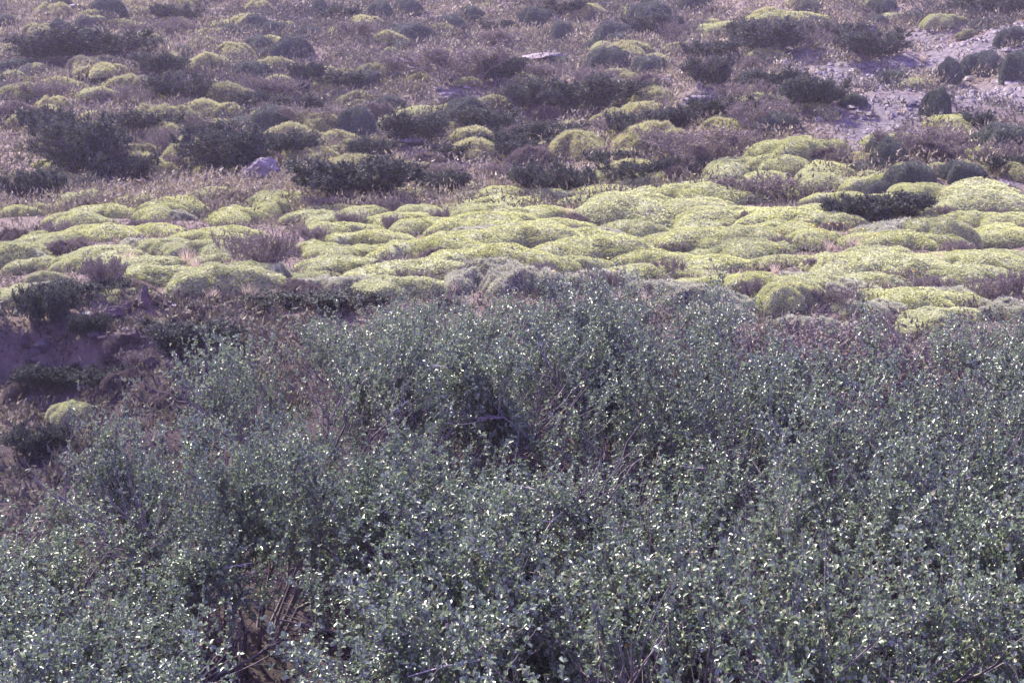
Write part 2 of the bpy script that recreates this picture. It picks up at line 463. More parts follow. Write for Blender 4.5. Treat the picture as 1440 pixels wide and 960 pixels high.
def place_cushion(kind, px, pbase, wpx, hpx, label=None):
    x, y = at(px, pbase)
    s = scale_at(y)
    w = wpx * s
    y += 0.30 * w                       # the photograph shows the front rim, the centre lies behind it
    w = wpx * scale_at(y)
    variants = CUSH[kind]
    core, fol, flo = variants[rs.integers(len(variants))]
    slope = float(ground(x, y + 0.3) - ground(x, y - 0.3)) / 0.6
    h = hpx * scale_at(y)
    sy = w * rs.uniform(0.75, 1.0)
    rise = slope * sy * 0.5
    sz = max(h / 0.42 * 0.95, (0.45 if kind in ('olive', 'heather') else 0.55) * w)
    rot = (0, 0, rs.uniform(-0.35, 0.35) + (math.pi if rs.uniform() < 0.5 else 0))
    if abs(rot[2]) < 1: rot = (slope * 0.7, 0, rot[2])
    else: rot = (-slope * 0.7, 0, rot[2])
    rot = tuple(Matrix.Rotation(slope * 0.7, 3, 'X').to_4x4().to_3x3().__matmul__(Matrix.Rotation(rot[2], 3, 'Z')).to_euler())
    z = float(ground(x, y)) - 0.05 * w
    k1 = {'olive': 0.95, 'heather': 0.95, 'dark': 1.0, 'sage': 1.1}.get(kind, 1.3 if x < -2.2 else 1.5)
    root = link(KINDNAME[kind], core, None, (x, y, z), rot, (w * k1, sy * k1 * 0.96, sz * (0.96 if kind in ('lime', 'green') else 1.05)))
    link('foliage', fol, root)['kind'] = 'stuff'
    if flo:
        link('flowers', flo, root)['kind'] = 'stuff'
    size = 'broad' if w > 1.2 else ('small' if w < 0.65 else 'medium')
    if label:
        tag(root, label, 'shrub', None)
    else:
        WAIT.append((root, f'{size} {LOOK[kind]}', 'shrub', x, y, float(w * 0.5)))
    PLACED.append((x, y, w * 0.5))
    return root

LIME = [(83, 272, 40, 18), (185, 290, 58, 17), (243, 303, 86, 27), (232, 270, 34, 11), (297, 276, 44, 13), (327, 314, 84, 24), (380, 306, 55, 26),
        (143, 308, 84, 19), (100, 319, 84, 22), (137, 341, 110, 26), (213, 336, 78, 24), (317, 339, 90, 24), (590, 305, 64, 18), (620, 326, 76, 20),
        (687, 326, 124, 30), (713, 299, 94, 22), (763, 309, 84, 20), (620, 370, 106, 40), (740, 351, 114, 37), (697, 386, 116, 40), (820, 351, 114, 30),
        (840, 369, 116, 40), (857, 286, 86, 26), (897, 311, 124, 36), (943, 263, 74, 22), (950, 292, 90, 26), (913, 379, 84, 28), (977, 286, 114, 28), (987, 309, 106, 24),
        (1037, 319, 114, 24), (1120, 321, 110, 26), (1013, 351, 116, 34), (1062, 345, 90, 28), (1147, 343, 64, 22), (1107, 277, 46, 15), (1173, 267, 74, 22), (1237, 269, 54, 22),
        (1193, 286, 60, 16), (1307, 285, 64, 22), (1250, 293, 74, 18), (1393, 295, 114, 22), (1428, 319, 74, 20), (1421, 341, 94, 24), (1190, 386, 96, 28), (1070, 416, 74, 32),
        (1110, 440, 60, 42), (1293, 436, 114, 28), (1003, 410, 64, 20), (1370, 371, 84, 18), (1130, 226, 84, 30), (1040, 251, 80, 25), (1103, 241, 74, 20), (1085, 258, 60, 14),
        (443, 362, 66, 22), (475, 333, 70, 22), (520, 345, 80, 22), (560, 318, 70, 18), (510, 306, 60, 14), (660, 345, 70, 20), (780, 328, 90, 20), (1010, 270, 70, 18), (1360, 318, 70, 20),
        (1293, 322, 60, 14), (60, 300, 60, 16), (45, 345, 50, 20), (800, 384, 70, 26), (960, 330, 80, 20), (530, 365, 70, 22), (640, 300, 60, 14), (1343, 186, 64, 24), (1423, 206, 54, 20), (1110, 35, 80, 16), (1030, 48, 70, 14), (1330, 40, 40, 18)]
GREEN = [(100, 286, 54, 12), (233, 358, 84, 20), (293, 361, 74, 22), (60, 399, 44, 20), (50, 381, 64, 20), (343, 399, 64, 30), (590, 399, 124, 32), (543, 414, 64, 16), (1323, 346, 74, 40), (1240, 366, 84, 14),
         (1360, 401, 104, 18), (1293, 377, 70, 16), (1290, 466, 74, 16), (1323, 242, 30, 14), (470, 384, 80, 22), (430, 400, 60, 18), (150, 372, 90, 22), (200, 385, 80, 20), (905, 395, 90, 26), (985, 380, 80, 20), (1150, 405, 70, 22),
         (1230, 405, 80, 22), (1400, 420, 80, 22), (1330, 455, 80, 18), (640, 268, 50, 14), (560, 275, 44, 12), (410, 290, 50, 14), (470, 300, 60, 14), (1060, 365, 80, 18), (1110, 372, 70, 16), (1300, 305, 60, 14), (597, 163, 50, 17), (100, 601, 64, 26),
         (1170, 305, 70, 16), (1410, 366, 60, 16), (30, 362, 50, 18)]
SAGE = [(747, 416, 74, 38), (703, 413, 56, 32), (650, 410, 70, 30), (800, 415, 60, 30), (850, 408, 80, 30), (560, 392, 60, 20), (500, 410, 60, 22), (930, 420, 80, 26), (990, 430, 80, 26),
        (1040, 440, 60, 24), (1180, 430, 70, 26), (1230, 450, 80, 24), (1350, 430, 90, 26), (1420, 450, 80, 26), (660, 285, 60, 16), (1140, 470, 70, 22), (1215, 480, 70, 22),
        (380, 400, 60, 26), (1010, 455, 70, 24), (450, 410, 60, 22), (60, 420, 60, 22), (1130, 400, 60, 18), (1200, 410, 60, 18)]
DARK = [(1387, 106, 60, 33), (1437, 111, 54, 35), (1337, 119, 38, 27), (1318, 169, 44, 33), (1233, 226, 30, 25), (1253, 238, 50, 33), (1287, 266, 66, 29), (1217, 246, 42, 14), (1262, 248, 40, 12), (1357, 256, 60, 22), (1203, 151, 34, 14), (1260, 116, 48, 16),
        (1430, 66, 44, 20), (1140, 20, 34, 15), (1243, 21, 40, 16), (653, 171, 56, 25), (753, 46, 50, 25), (863, 63, 54, 27), (573, 23, 40, 18), (535, 31, 38, 22), (633, 43, 48, 22), (662, 31, 38, 16), (860, 101, 60, 26), (547, 159, 40, 15), (577, 61, 58, 20),
        (790, 56, 36, 20), (500, 191, 50, 30), (410, 86, 56, 25), (370, 86, 32, 14), (360, 76, 40, 18), (383, 53, 42, 18), (357, 41, 38, 16), (433, 56, 44, 16), (323, 53, 38, 16), (150, 29, 50, 23), (80, 16, 44, 15), (450, 23, 26, 17), (83, 53, 34, 17), (353, 113, 50, 18),
        (260, 12, 60, 16), (980, 15, 40, 14), (1290, 30, 34, 14), (1385, 40, 30, 12), (1240, 275, 40, 16), (915, 30, 60, 18)]
for q in LIME: place_cushion('lime', *q)
for q in GREEN: place_cushion('green', *q, label='lone lime green cushion shrub on bare brown soil left of the barberry thicket' if q[1] == 601 else None)
for q in SAGE: place_cushion('sage', *q)
for i, q in enumerate(DARK): place_cushion('dark', *q, label='lone rounded dark green cushion shrub below a low grey rock ledge' if q[0] == 653 else None)

def scatter_cushions(kind, n, x0, x1, y0, y1, w0, w1, gap=0.55, acc=None):
    k = tries = 0
    while k < n and tries < n * 60:
        tries += 1
        px = rs.uniform(x0, x1); py = rs.uniform(y0, y1)
        if acc is not None and rs.uniform() > acc(px, py): continue
        x, y = at(px, py)
        w = rs.uniform(w0, w1) ; r = w * 0.5
        if scree_at(x, y) > 0.35 or any((x - a) ** 2 + ((y - b_) * 0.8) ** 2 < ((r + c_) * gap) ** 2 for a, b_, c_ in PLACED): continue
        wp = w / scale_at(y)
        place_cushion(kind, px, py, wp, wp * rs.uniform(0.22, 0.42)); k += 1

left_heavy = lambda px, py: 1.0 if px < 520 else 0.45
scatter_cushions('olive', 240, 5, 1435, 0, 262, 0.22, 1.1, 0.34, left_heavy)
scatter_cushions('heather', 80, 5, 1435, 0, 262, 0.35, 1.0, 0.5)
scatter_cushions('dark', 26, 5, 1435, 0, 230, 0.5, 0.95, 0.6)
scatter_cushions('lime', 75, 5, 1435, 0, 262, 0.22, 0.7, 0.35, left_heavy)
scatter_cushions('heather', 8, 5, 300, 425, 660, 0.14, 0.26, 0.7)
scatter_cushions('green', 34, 5, 1435, 268, 430, 0.4, 0.8, 0.45)
scatter_cushions('heather', 22, 5, 1435, 275, 440, 0.2, 0.5, 0.4)
scatter_cushions('sage', 8, 5, 1435, 268, 440, 0.35, 0.7, 0.45)
scatter_cushions('lime', 16, 5, 1435, 272, 400, 0.35, 0.8, 0.5)

# ------------------------------------------------------------------ branching bushes
def grow(par, n, t0, t1, l0, l1, out, up, npt, taper=0.6, wob=0.06):
    K, P_, _ = par.shape
    t = rng.uniform(t0, t1, (K, n))
    fi = t * (P_ - 1); i = np.clip(fi.astype(int), 0, P_ - 2); fr = (fi - i)[..., None]
    kk = np.arange(K)[:, None]
    a = par[kk, i]; b_ = par[kk, i + 1]
    st = a * (1 - fr) + b_ * fr
    tan = norm(b_ - a)
    d = norm(tan * 0.65 + out * rand_dir(K * n).reshape(K, n, 3) + np.array([0, 0, up]))
    L = rng.uniform(l0, l1, (K, n)) * (1 - taper * t)
    st = st.reshape(-1, 3); d = d.reshape(-1, 3); L = L.reshape(-1, 1)
    bend = rand_dir(len(st)) * 0.35 + np.array([0, 0, up * 0.5])
    s = np.linspace(0, 1, npt)[None, :, None]
    pts = st[:, None] + L[:, None] * (d[:, None] * s + bend[:, None] * s * s * 0.5)
    pts[:, 1:] += wob * L[:, None] * rng.normal(size=pts[:, 1:].shape) * 0.5
    return pts

def nodes_along(par, per, t0=0.15):
    K, P_, _ = par.shape
    t = np.linspace(t0, 1.0, per)[None, :] + rng.uniform(-0.5, 0.5, (K, per)) / per
    t = np.clip(t, 0, 1)
    fi = t * (P_ - 1); i = np.clip(fi.astype(int), 0, P_ - 2); fr = (fi - i)[..., None]
    kk = np.arange(K)[:, None]
    a = par[kk, i]; b_ = par[kk, i + 1]
    return (a * (1 - fr) + b_ * fr).reshape(-1, 3), norm(b_ - a).reshape(-1, 3)

def rad_of(pts, r0, r1):
    n = pts.shape[1]
    return np.repeat(np.linspace(r0, r1, n)[None], len(pts), 0)

def make_bush(seed, stems, n1, n2, per, whorl, leafL, height, spread, leaf_m, bark_m, tri=False, dead=0, voids=False, thick=1.0, upright=0.4):
    global rng
    rng = np.random.default_rng(seed)
    az = np.arange(stems) * 2.4 + rng.uniform(-0.4, 0.4, stems)
    tilt = np.sqrt(rng.uniform(0.02, 1, stems)) * 1.05
    d = np.stack([np.cos(az) * np.sin(tilt) * spread, np.sin(az) * np.sin(tilt) * spread, np.cos(tilt) + 0.25], 1)
    d = norm(d)
    L = height * rng.uniform(0.85, 1.12, stems) / np.maximum(d[:, 2], 0.45) * 0.78
    b0 = np.stack([0.12 * height * np.cos(az), 0.12 * height * np.sin(az), np.full(stems, -0.08)], 1)
    s = np.linspace(0, 1, 7)[None, :, None]
    arch = np.stack([np.cos(az) * 0.3, np.sin(az) * 0.3, -0.25 * np.ones(stems)], 1)
    S0 = b0[:, None] + L[:, None, None] * (d[:, None] * s + arch[:, None] * s * s * 0.6)
    S0[:, 1:] += 0.02 * height * rng.normal(size=S0[:, 1:].shape)
    S1 = grow(S0, n1, 0.32 if voids else 0.22, 1.0, 0.32 * height, 0.62 * height, 0.75, upright, 5, 0.45)
    S2 = grow(S1, n2, 0.25 if voids else 0.15, 1.0, 0.12 * height, 0.30 * height, 0.8, upright * 0.6, 3, 0.4)
    if voids:          # the twigs stand in clumps with open pockets between
        c = S2[:, 1]
        q = 2.2
        g = fbm(c[:, 0] * q + 0.7 * c[:, 2] * q + seed, c[:, 1] * q - 0.8 * c[:, 2] * q, 8.0, 2)
        S2 = S2[g > 0.025]
    stems_m = []
    for q in range(stems):
        v, f = tubes(S0[q:q + 1], rad_of(S0[q:q + 1], 0.014 * thick, 0.005 * thick), 6)
        stems_m.append(mesh_from('bush_stem', v, f, bark_m))
    tw = joinv([tubes(S1, rad_of(S1, 0.0045 * thick, 0.0016 * thick), 4), tubes(S2, rad_of(S2, 0.0020 * thick, 0.0009 * thick), 3)])
    twigs = mesh_from('bush_twigs', tw[0], tw[1], bark_m)
    fol = None
    if leaf_m is not None:
        c2, t2 = nodes_along(S2, per); c1, t1 = nodes_along(S1[:, 2:], 2)
        if voids: c, t = c2, t2
        else: c = np.concatenate([c2, c1]); t = np.concatenate([t2, t1])
        # leaves drop out in the shaded inside of the plant
        c = np.repeat(c, whorl, 0); t = np.repeat(t, whorl, 0)
        dl = norm(t * 0.5 + 0.9 * rand_dir(len(c)) + np.array([0, 0, 0.15]))
        nl = norm(rand_dir(len(c)) * 0.75 + np.array([-0.25, 0, 0.95]))
        Ls = leafL * rng.uniform(0.65, 1.3, len(c))
        tint = np.clip(0.42 + 0.17 * rng.normal(size=len(c)) + 0.5 * fbm(c[:, 0] * 6, c[:, 1] * 6 + c[:, 2] * 5, 3.0, 2), 0, 1)
        tint = np.where(rng.uniform(size=len(c)) < 0.02, 1.0, np.minimum(tint, 0.85))
        if tri:
            v, f = blades(c, dl, Ls, Ls * 0.5); tint = np.repeat(tint, 3)
        else:
            v, f = leaves(c, dl, nl, Ls, Ls * 0.56); tint = np.repeat(tint, 6)
        fol = mesh_from('bush_foliage', v, f, leaf_m, {'tint': tint})
    deads = []
    for q in range(dead):
        k = rng.integers(len(S1))
        src = S1[k]
        mid = src[1]
        dd = norm(rand_dir(1) * 0.7 + np.array([[0, 0, 0.5]]) + norm(mid[None] * np.array([1, 1, 0])) * 0.5)[0]
        Ld = height * rng.uniform(0.12, 0.24)
        ss = np.linspace(0, 1, 5)[:, None]
        tip = S0[:, -1].mean(0)
        st = src[-1] * 0.96
        pts = st + Ld * (dd * ss + rand_dir(1) * 0.2 * ss * ss)
        main = pts[None]
        side = grow(main, 3, 0.3, 0.9, Ld * 0.2, Ld * 0.5, 0.8, 0.2, 3)
        v, f = joinv([tubes(main, rad_of(main, 0.0034 * thick, 0.0018 * thick), 4), tubes(side, rad_of(side, 0.0026 * thick, 0.0014 * thick), 3)])
        deads.append(mesh_from('dead_branch', v, f, M['dead']))
    return stems_m, twigs, fol, deads

def place_bush(name, var, loc, rz, sc, label, cat, group=None, tilt=(0, 0)):
    stems_m, twigs, fol, deads = var
    e = bpy.data.objects.new(name, None); COL.objects.link(e)
    e.empty_display_size = 0.2
    e.location = loc; e.rotation_euler = (tilt[0], tilt[1], rz); e.scale = sc
    for s in stems_m: link('stem', s, e)
    link('twigs', twigs, e)['kind'] = 'stuff'
    if fol: link('foliage', fol, e)['kind'] = 'stuff'
    for d in deads: link('dead_branch', d, e)
    tag(e, label, cat, group)
    return e

# dark leafy bushes and grey twiggy ones on the slope (unit height 1)
BUSH = [make_bush(700 + i, 14, 11, 9, 6, 3, 0.060, 1.0, 1.0, M['bush_leaf'], M['bark'], tri=True, thick=1.2) for i in range(3)]
TWIG = [make_bush(720 + i, 13, 10, 8, 5, 2, 0.045, 1.0, 0.9, M['mauve_leaf'], M['twig'], tri=True, dead=5, thick=1.3, upright=0.7) for i in range(3)]

def bush_at(kind, px, pbase, wpx, hpx, label, group=None):
    x, y = at(px, pbase); s = scale_at(y)
    w = wpx * s; y += 0.25 * w
    h = hpx * scale_at(y); w = wpx * scale_at(y)
    var = (BUSH if kind == 'bush' else TWIG)
    v = var[rs.integers(len(var))]
    if y > 20 and group: w *= rs.uniform(0.6, 0.95); h *= rs.uniform(1.0, 1.4)
    sc = (w / 1.75, min(w, 2.2 * h + 0.4) / 1.75, h / 0.95)
    PLACED.append((x, y, w * 0.4))
    late = group is not None
    e = place_bush('leafy_bush' if kind == 'bush' else 'twiggy_bush', v, (x, y, float(ground(x, y)) - 0.03), rs.uniform(-0.5, 0.5) + (math.pi if rs.uniform() < 0.5 else 0), sc, label, 'bush', group)
    if late: WAIT.append((e, ('broad ' if w > 2.0 else 'narrow ') + ('low dark green bush' if kind == 'bush' else 'brown mauve twiggy bush'), 'bush', x, y, w))
    return e

bush_at('bush', 495, 290, 165, 68, 'large dark green leafy bush at the top edge of the lime cushion band')
bush_at('bush', 110, 255, 120, 85, 'tall dark leafy bush beside the pale bleached twigs at the foot of the slope')
bush_at('bush', 165, 262, 90, 50, 'low dark bush spreading against the tall dark bush at the foot of the slope')
bush_at('bush', 318, 252, 120, 68, 'dark leafy bush standing next to the leaning mauve slab')
bush_at('bush', 400, 228, 90, 38, 'low dark bush just uphill of the leaning mauve slab')
bush_at('bush', 45, 292, 75, 55, 'dark bush beside the small domed cushion at the left end of the cushion band')
bush_at('bush', 130, 88, 140, 48, 'long dark spreading bush high on the rough slope among olive cushions')
bush_at('bush', 60, 92, 90, 36, 'low dark bush adjoining the long spreading bush high on the slope')
bush_at('bush', 430, 129, 46, 38, 'small upright green bush on straw coloured ground on the hillside')
BG = 'low dark bushes spread over the middle hillside'
for q in [(1100, 140, 120, 36), (1010, 175, 120, 30), (900, 205, 120, 34), (780, 205, 110, 30), (680, 195, 110, 30), (520, 235, 90, 34), (620, 275, 90, 30), (900, 270, 100, 34), (960, 255, 80, 30), (200, 200, 100, 34), (330, 225, 90, 36), (60, 200, 100, 44), (220, 120, 90, 24),
          (480, 130, 80, 24), (350, 160, 90, 26), (700, 120, 100, 28), (800, 30, 80, 20), (480, 35, 80, 18), (240, 35, 80, 20), (700, 50, 70, 18), (1000, 90, 90, 24), (1380, 190, 80, 26), (1420, 245, 70, 28), (820, 168, 150, 42), (740, 170, 80, 34), (580, 208, 120, 40), (1150, 166, 110, 42), (1090, 90, 120, 34), (1230, 95, 100, 34), (1000, 130, 110, 34), (900, 150, 90, 30), (760, 276, 90, 36), (810, 276, 70, 34), (700, 215, 70, 26), (640, 230, 70, 24),
          (960, 185, 90, 26), (860, 240, 90, 26), (730, 230, 90, 26), (1060, 60, 110, 24), (1390, 20, 90, 26), (1440, 25, 60, 26), (920, 55, 80, 30), (300, 205, 80, 30), (250, 150, 90, 30), (420, 165, 80, 26), (1180, 60, 80, 26)]:
    bush_at('bush', *q, 'low dark green bush spread over the middle hillside', BG)
bush_at('twig', 1000, 236, 150, 52, 'purplish twiggy bush just above the highest lime cushions')
bush_at('twig', 1290, 228, 100, 46, 'brown twiggy bush behind the dark green cushions by the scree')
bush_at('twig', 650, 122, 170, 56, 'wide grey twiggy bush with bleached branches on the hillside')
bush_at('twig', 560, 112, 120, 40, 'grey twiggy bush with white dead sticks beside the wide twiggy bush')
bush_at('bush', 1255, 316, 110, 44, 'dark green bush growing among lime cushions, the larger of a pair')
bush_at('bush', 1190, 312, 60, 36, 'smaller airy dark bush beside the dark bush among lime cushions')
bush_at('twig', 365, 388, 100, 66, 'bare twiggy bush standing before the lime cushions by the straw tufts')
bush_at('twig', 140, 415, 70, 56, 'dark bare bush on the lip of the eroded earth bank')
bush_at('twig', 1070, 285, 110, 36, 'low brown mauve bush surrounded by lime cushions')
bush_at('twig', 250, 250, 60, 34, 'greyish twiggy bush between the dark bushes at the foot of the slope')
TG = 'small twiggy bushes among the cushions'
for q in [(550, 330, 34, 30), (490, 322, 40, 26), (890, 318, 60, 22), (620, 318, 30, 26), (760, 395, 40, 30), (1120, 352, 60, 22), (1330, 312, 30, 24), (1400, 312, 40, 20), (1270, 400, 70, 26), (1400, 430, 60, 46), (1430, 420, 40, 44), (940, 395, 40, 36), (1060, 425, 40, 36), (1180, 440, 60, 40), (850, 415, 50, 40), (1240, 470, 60, 34), (460, 300, 60, 26),
          (1010, 445, 50, 30), (300, 400, 50, 30), (590, 405, 60, 30), (690, 405, 50, 28), (130, 300, 40, 24), (210, 330, 50, 26), (440, 345, 50, 28), (540, 300, 40, 24), (650, 350, 40, 24), (720, 320, 30, 20), (800, 335, 40, 22), (960, 360, 60, 24), (1040, 330, 36, 20), (1160, 385, 60, 26), (1310, 415, 60, 30), (1350, 365, 40, 30), (80, 340, 60, 30), (280, 340, 40, 24)]:
    bush_at('twig', *q, 'small twiggy bush among the cushion shrubs of the bench', TG)
TH = 'twiggy bushes on the upper hillside'
for q in [(430, 190, 90, 30), (880, 200, 110, 30), (1080, 190, 110, 34), (960, 215, 90, 28), (700, 265, 70, 26), (620, 255, 80, 24), (230, 225, 60, 34), (1400, 235, 90, 34), (1330, 215, 70, 30), (1150, 215, 60, 20), (840, 130, 80, 26), (760, 115, 70, 22), (180, 160, 80, 26), (380, 145, 80, 24), (60, 150, 80, 26), (1060, 150, 90, 26), (240, 60, 70, 22), (500, 60, 70, 20), (700, 70, 70, 20), (960, 60, 70, 22),
          (1130, 75, 80, 22)]:
    bush_at('twig', *q, 'brown mauve twiggy bush on the upper hillside', TH)

# ------------------------------------------------------------------ the barberry thicket in front
SPARSE = [make_bush(850 + i, 13, 10, 10, 6, 4, 0.0205, 1.2, 0.9, M['leaf'], M['bark'], dead=2, voids=True, upright=0.6) for i in range(2)]
BARB = [make_bush(800 + i, 16, 13, 14, 7, 5, 0.0192, 1.2, 1.0, M['leaf'], M['bark'], dead=2, voids=True) for i in range(4)]
# x, y, height factor, width factor
THICKET = [(-1.75, 3.7, .85, 1.0), (-0.45, 3.35, .85, .95), (0.75, 3.5, .92, 1.0), (1.9, 3.6, .90, 1.0),
           (-2.25, 4.8, .80, .95), (-1.62, 5.0, .9, .85), (-1.95, 5.7, .88, .85), (-2.55, 5.3, .85, .9), (0.40, 4.75, 1.05, 1.05), (1.35, 4.85, 1.0, 1.0), (2.5, 4.9, 1.05, 1.0),
           (-1.2, 6.2, .92, .75), (-0.25, 6.2, 1.05, 1.0), (0.85, 6.1, 1.0, 1.0), (1.85, 6.25, 1.0, .95), (2.95, 6.2, 1.05, 1.0),
           (-1.0, 7.5, .92, .8), (-0.25, 7.6, .95, .95), (0.7, 7.5, .98, 1.0), (1.75, 7.6, .80, .85), (2.75, 7.5, .92, 1.0), (3.6, 7.3, .95, 1.0),
           (-0.75, 4.4, .56, .85), (-0.95, 3.1, .75, .9), (0.1, 5.6, .8, .8), (-0.75, 8.8, .70, .75), (0.15, 8.9, .78, .9), (1.0, 8.7, .88, .85), (2.9, 8.7, .78, .85), (3.8, 8.6, .85, .9)]
for i, (x, y, hs, ws) in enumerate(THICKET):
    if x < -1.25 and 4 < y < 7: where = 'on the bare soil side of the dense thicket'
    elif y > 8.2: where = 'along the bench side of the dense thicket'
    elif y < 4: where = 'on the thicket side farthest from the hillside'
    elif x > 1.5 and y > 7: where = 'around the patch of dead mauve twigs'
    else: where = 'deep inside the dense thicket'
    v = SPARSE[i % 2] if y > 8.2 or (x, y) in ((-1.0, 7.5), (-2.25, 4.9), (1.75, 7.6)) else BARB[i % 4]
    place_bush('barberry_shrub', v, (x, y, float(ground(x, y))), i * 1.9, (ws * 0.86, ws * 0.86, hs * (1.08, 0.9, 1.0, 0.84, 1.04)[(i * 2 + i // 5) % 5]),
               ('tall' if hs > 0.97 else 'low' if hs < 0.79 else 'middling') + ' barberry shrub with small glossy leaves ' + where, 'shrub', ('tall' if hs > 0.97 else 'low' if hs < 0.79 else 'middling') + ' barberry shrubs ' + where)
for x, y, hs, ws in [(1.75, 8.7, .72, .75), (2.15, 8.95, .66, .7), (2.0, 8.2, .7, .6)]:
    place_bush('twiggy_bush', TWIG[rs.integers(3)], (x, y, float(ground(x, y))), rs.uniform(0, 6), (ws, ws, hs),
               'dead mauve twiggy bush with bleached sticks set into the barberry thicket', 'bush', 'dead mauve twiggy bushes in the thicket')

bush_at('bush', 120, 500, 60, 34, 'small dark bush clinging to the face of the eroded bank')
bush_at('twig', 200, 520, 70, 30, 'low brown twigs spread on the earth below the eroded bank')
bush_at('bush', 265, 500, 130, 44, 'low dark green mat bush on the dark earth below the eroded bank')
bush_at('bush', 440, 440, 150, 30, 'dark matted bush between the thicket and the straw tufts')
bush_at('bush', 50, 650, 80, 50, 'dark low bush on the bare soil beside the lone lime cushion')
bush_at('bush', 150, 555, 90, 34, 'dark low bush on bare soil just above the lone lime cushion')
bush_at('bush', 60, 560, 90, 40, 'dark creeping bush at the foot of the eroded bank')
bush_at('bush', 60, 480, 70, 60, 'dark bush overhanging the rocks of the eroded bank')
bush_at('bush', 110, 425, 110, 34, 'dark low bush along the top of the eroded bank')

# ------------------------------------------------------------------ stones
def make_stone(seed, mat):
    r = random.Random(seed)
    bm = bmesh.new()
    bmesh.ops.create_icosphere(bm, subdivisions=4, radius=0.7)
    for k in range(11):
        n = Vector((r.gauss(0, 1), r.gauss(0, 1), r.gauss(0, 1))).normalized()
        d = r.uniform(0.26, 0.48)
        for v in bm.verts:
            e = v.co.dot(n) - d
            if e > 0: v.co -= n * e
    from mathutils import noise as mn
    for v in bm.verts:
        q = v.co * 3.0 + Vector((seed * 1.7, 0, 0))
        lay = round((v.co.z + 0.06 * mn.noise(q * 0.6)) * 9) / 9 - v.co.z      # bedding steps
        v.co += v.co.normalized() * (0.07 * mn.noise(q) + 0.05 * mn.noise(q * 3) + 0.02 * mn.noise(q * 9)) + Vector((0, 0, lay * 0.5))
    me = bpy.data.meshes.new('stone'); bm.to_mesh(me); bm.free()
    me.materials.append(mat)
    return me
STONE = {k: [make_stone(i + 10 * j, M[k]) for i in range(4)] for j, k in enumerate(('stone', 'pale_stone', 'red_stone'))}

def stone_at(kind, px, pbase, wpx, hpx, label, group=None, tilt=0.0, lean=0.0):
    x, y = at(px, pbase); w = wpx * scale_at(y); h = hpx * scale_at(y)
    y += 0.3 * w
    o = link('stone', STONE[kind][rs.integers(4)], None, (x, y, float(ground(x, y)) + 0.12 * h), (lean, tilt, rs.uniform(-0.6, 0.6)), (w, w * 0.75, h * 1.25))
    tag(o, label, 'stone', group)

stone_at('stone', 362, 260, 62, 34, 'large leaning mauve slab of rock beside the dark bushes', tilt=-0.35, lean=-0.3)
stone_at('stone', 765, 88, 70, 12, 'broad flat mauve slab lying high on the slope')
stone_at('stone', 640, 146, 40, 9, 'low grey rock ledge above the lone dark cushion')
stone_at('stone', 690, 150, 46, 7, 'thin grey rock shelf beside the low rock ledge')
stone_at('pale_stone', 302, 168, 26, 6, 'thin white stone lying on the dark slope among bushes')
stone_at('pale_stone', 1220, 50, 44, 7, 'pale flat stone at the head of the scree')
PG = 'small pale stones scattered over the hillside'
for q in [(1150, 60, 12, 5), (1105, 95, 14, 9), (1195, 55, 14, 5), (1245, 48, 16, 5), (103, 15, 12, 8), (490, 180, 24, 6), (1205, 159, 7, 5), (1358, 260, 9, 5), (1410, 258, 8, 5), (1420, 262, 7, 4), (600, 20, 10, 5), (705, 18, 12, 5), (330, 98, 5, 4), (525, 207, 10, 4), (1000, 5, 12, 5), (240, 192, 10, 4), (1340, 100, 6, 4), (1300, 172, 8, 4)]:
    stone_at('pale_stone', *q, 'small pale stone scattered on the hillside', PG)
SG = 'mauve rock slabs at the foot of the slope'
for q in [(745, 252, 66, 12), (820, 252, 44, 10), (700, 225, 40, 8), (1000, 155, 60, 16), (935, 122, 44, 10), (580, 208, 50, 8), (300, 178, 40, 8)]:
    stone_at('stone', *q, 'flat mauve rock slab showing between low bushes on the slope', SG)
EG = 'dark rust stained rocks in the eroded earth bank'
for q in [(85, 470, 36, 26), (128, 462, 40, 28), (165, 455, 30, 30), (200, 436, 30, 30), (182, 440, 22, 26)]:
    stone_at('red_stone', *q, 'dark rust stained rock in the face of the eroded bank', EG)
for k in range(34):
    w_ = rs.uniform(7, 22)
    stone_at('red_stone' if k % 3 else 'stone', rs.uniform(15, 270), rs.uniform(425, 545), w_, w_ * rs.uniform(0.4, 0.8), 'small dark stone fallen on the earth below the eroded bank', 'small dark stones below the eroded bank')
LG = 'pale slivers of stone on the earth below the bank'
for q in [(290, 436, 13, 6), (240, 420, 30, 5), (235, 430, 26, 5), (250, 412, 20, 4), (95, 462, 20, 4), (120, 455, 26, 5), (170, 465, 5, 5), (175, 466, 5, 5), (140, 480, 14, 4), (85, 470, 12, 4), (200, 488, 10, 4)]:
    stone_at('pale_stone', *q, 'pale sliver of stone on dark earth below the eroded bank', LG)

# ------------------------------------------------------------------ grass tufts and flowers
def make_tuft(seed, n=90):
    global rng
    rng = np.random.default_rng(seed)
    c = np.concatenate([rng.normal(size=(n, 2)) * 0.06, np.full((n, 1), -0.03)], 1)
    d = np.concatenate([rng.normal(size=(n, 2)) * 0.33, np.ones((n, 1))], 1)
    v, f = blades(c, d, rng.uniform(0.5, 1.05, n), np.full(n, 0.022))
    return mesh_from('grass_tuft', v, f, M['straw'], {'tint': np.repeat(rng.uniform(0, 1, n), 3)})
TUFT = [make_tuft(900 + i) for i in range(4)]
def tuft_at(px, pbase, hpx, label, group):
    x, y = at(px, pbase); h = hpx * scale_at(y)
    o = link('grass_tuft', TUFT[rs.integers(4)], None, (x, y, float(ground(x, y))), (0, 0, rs.uniform(0, 6)), (h * 1.2, h * 1.2, h))
    WAIT.append((o, 'straw coloured grass tuft', 'grass', x, y, h))
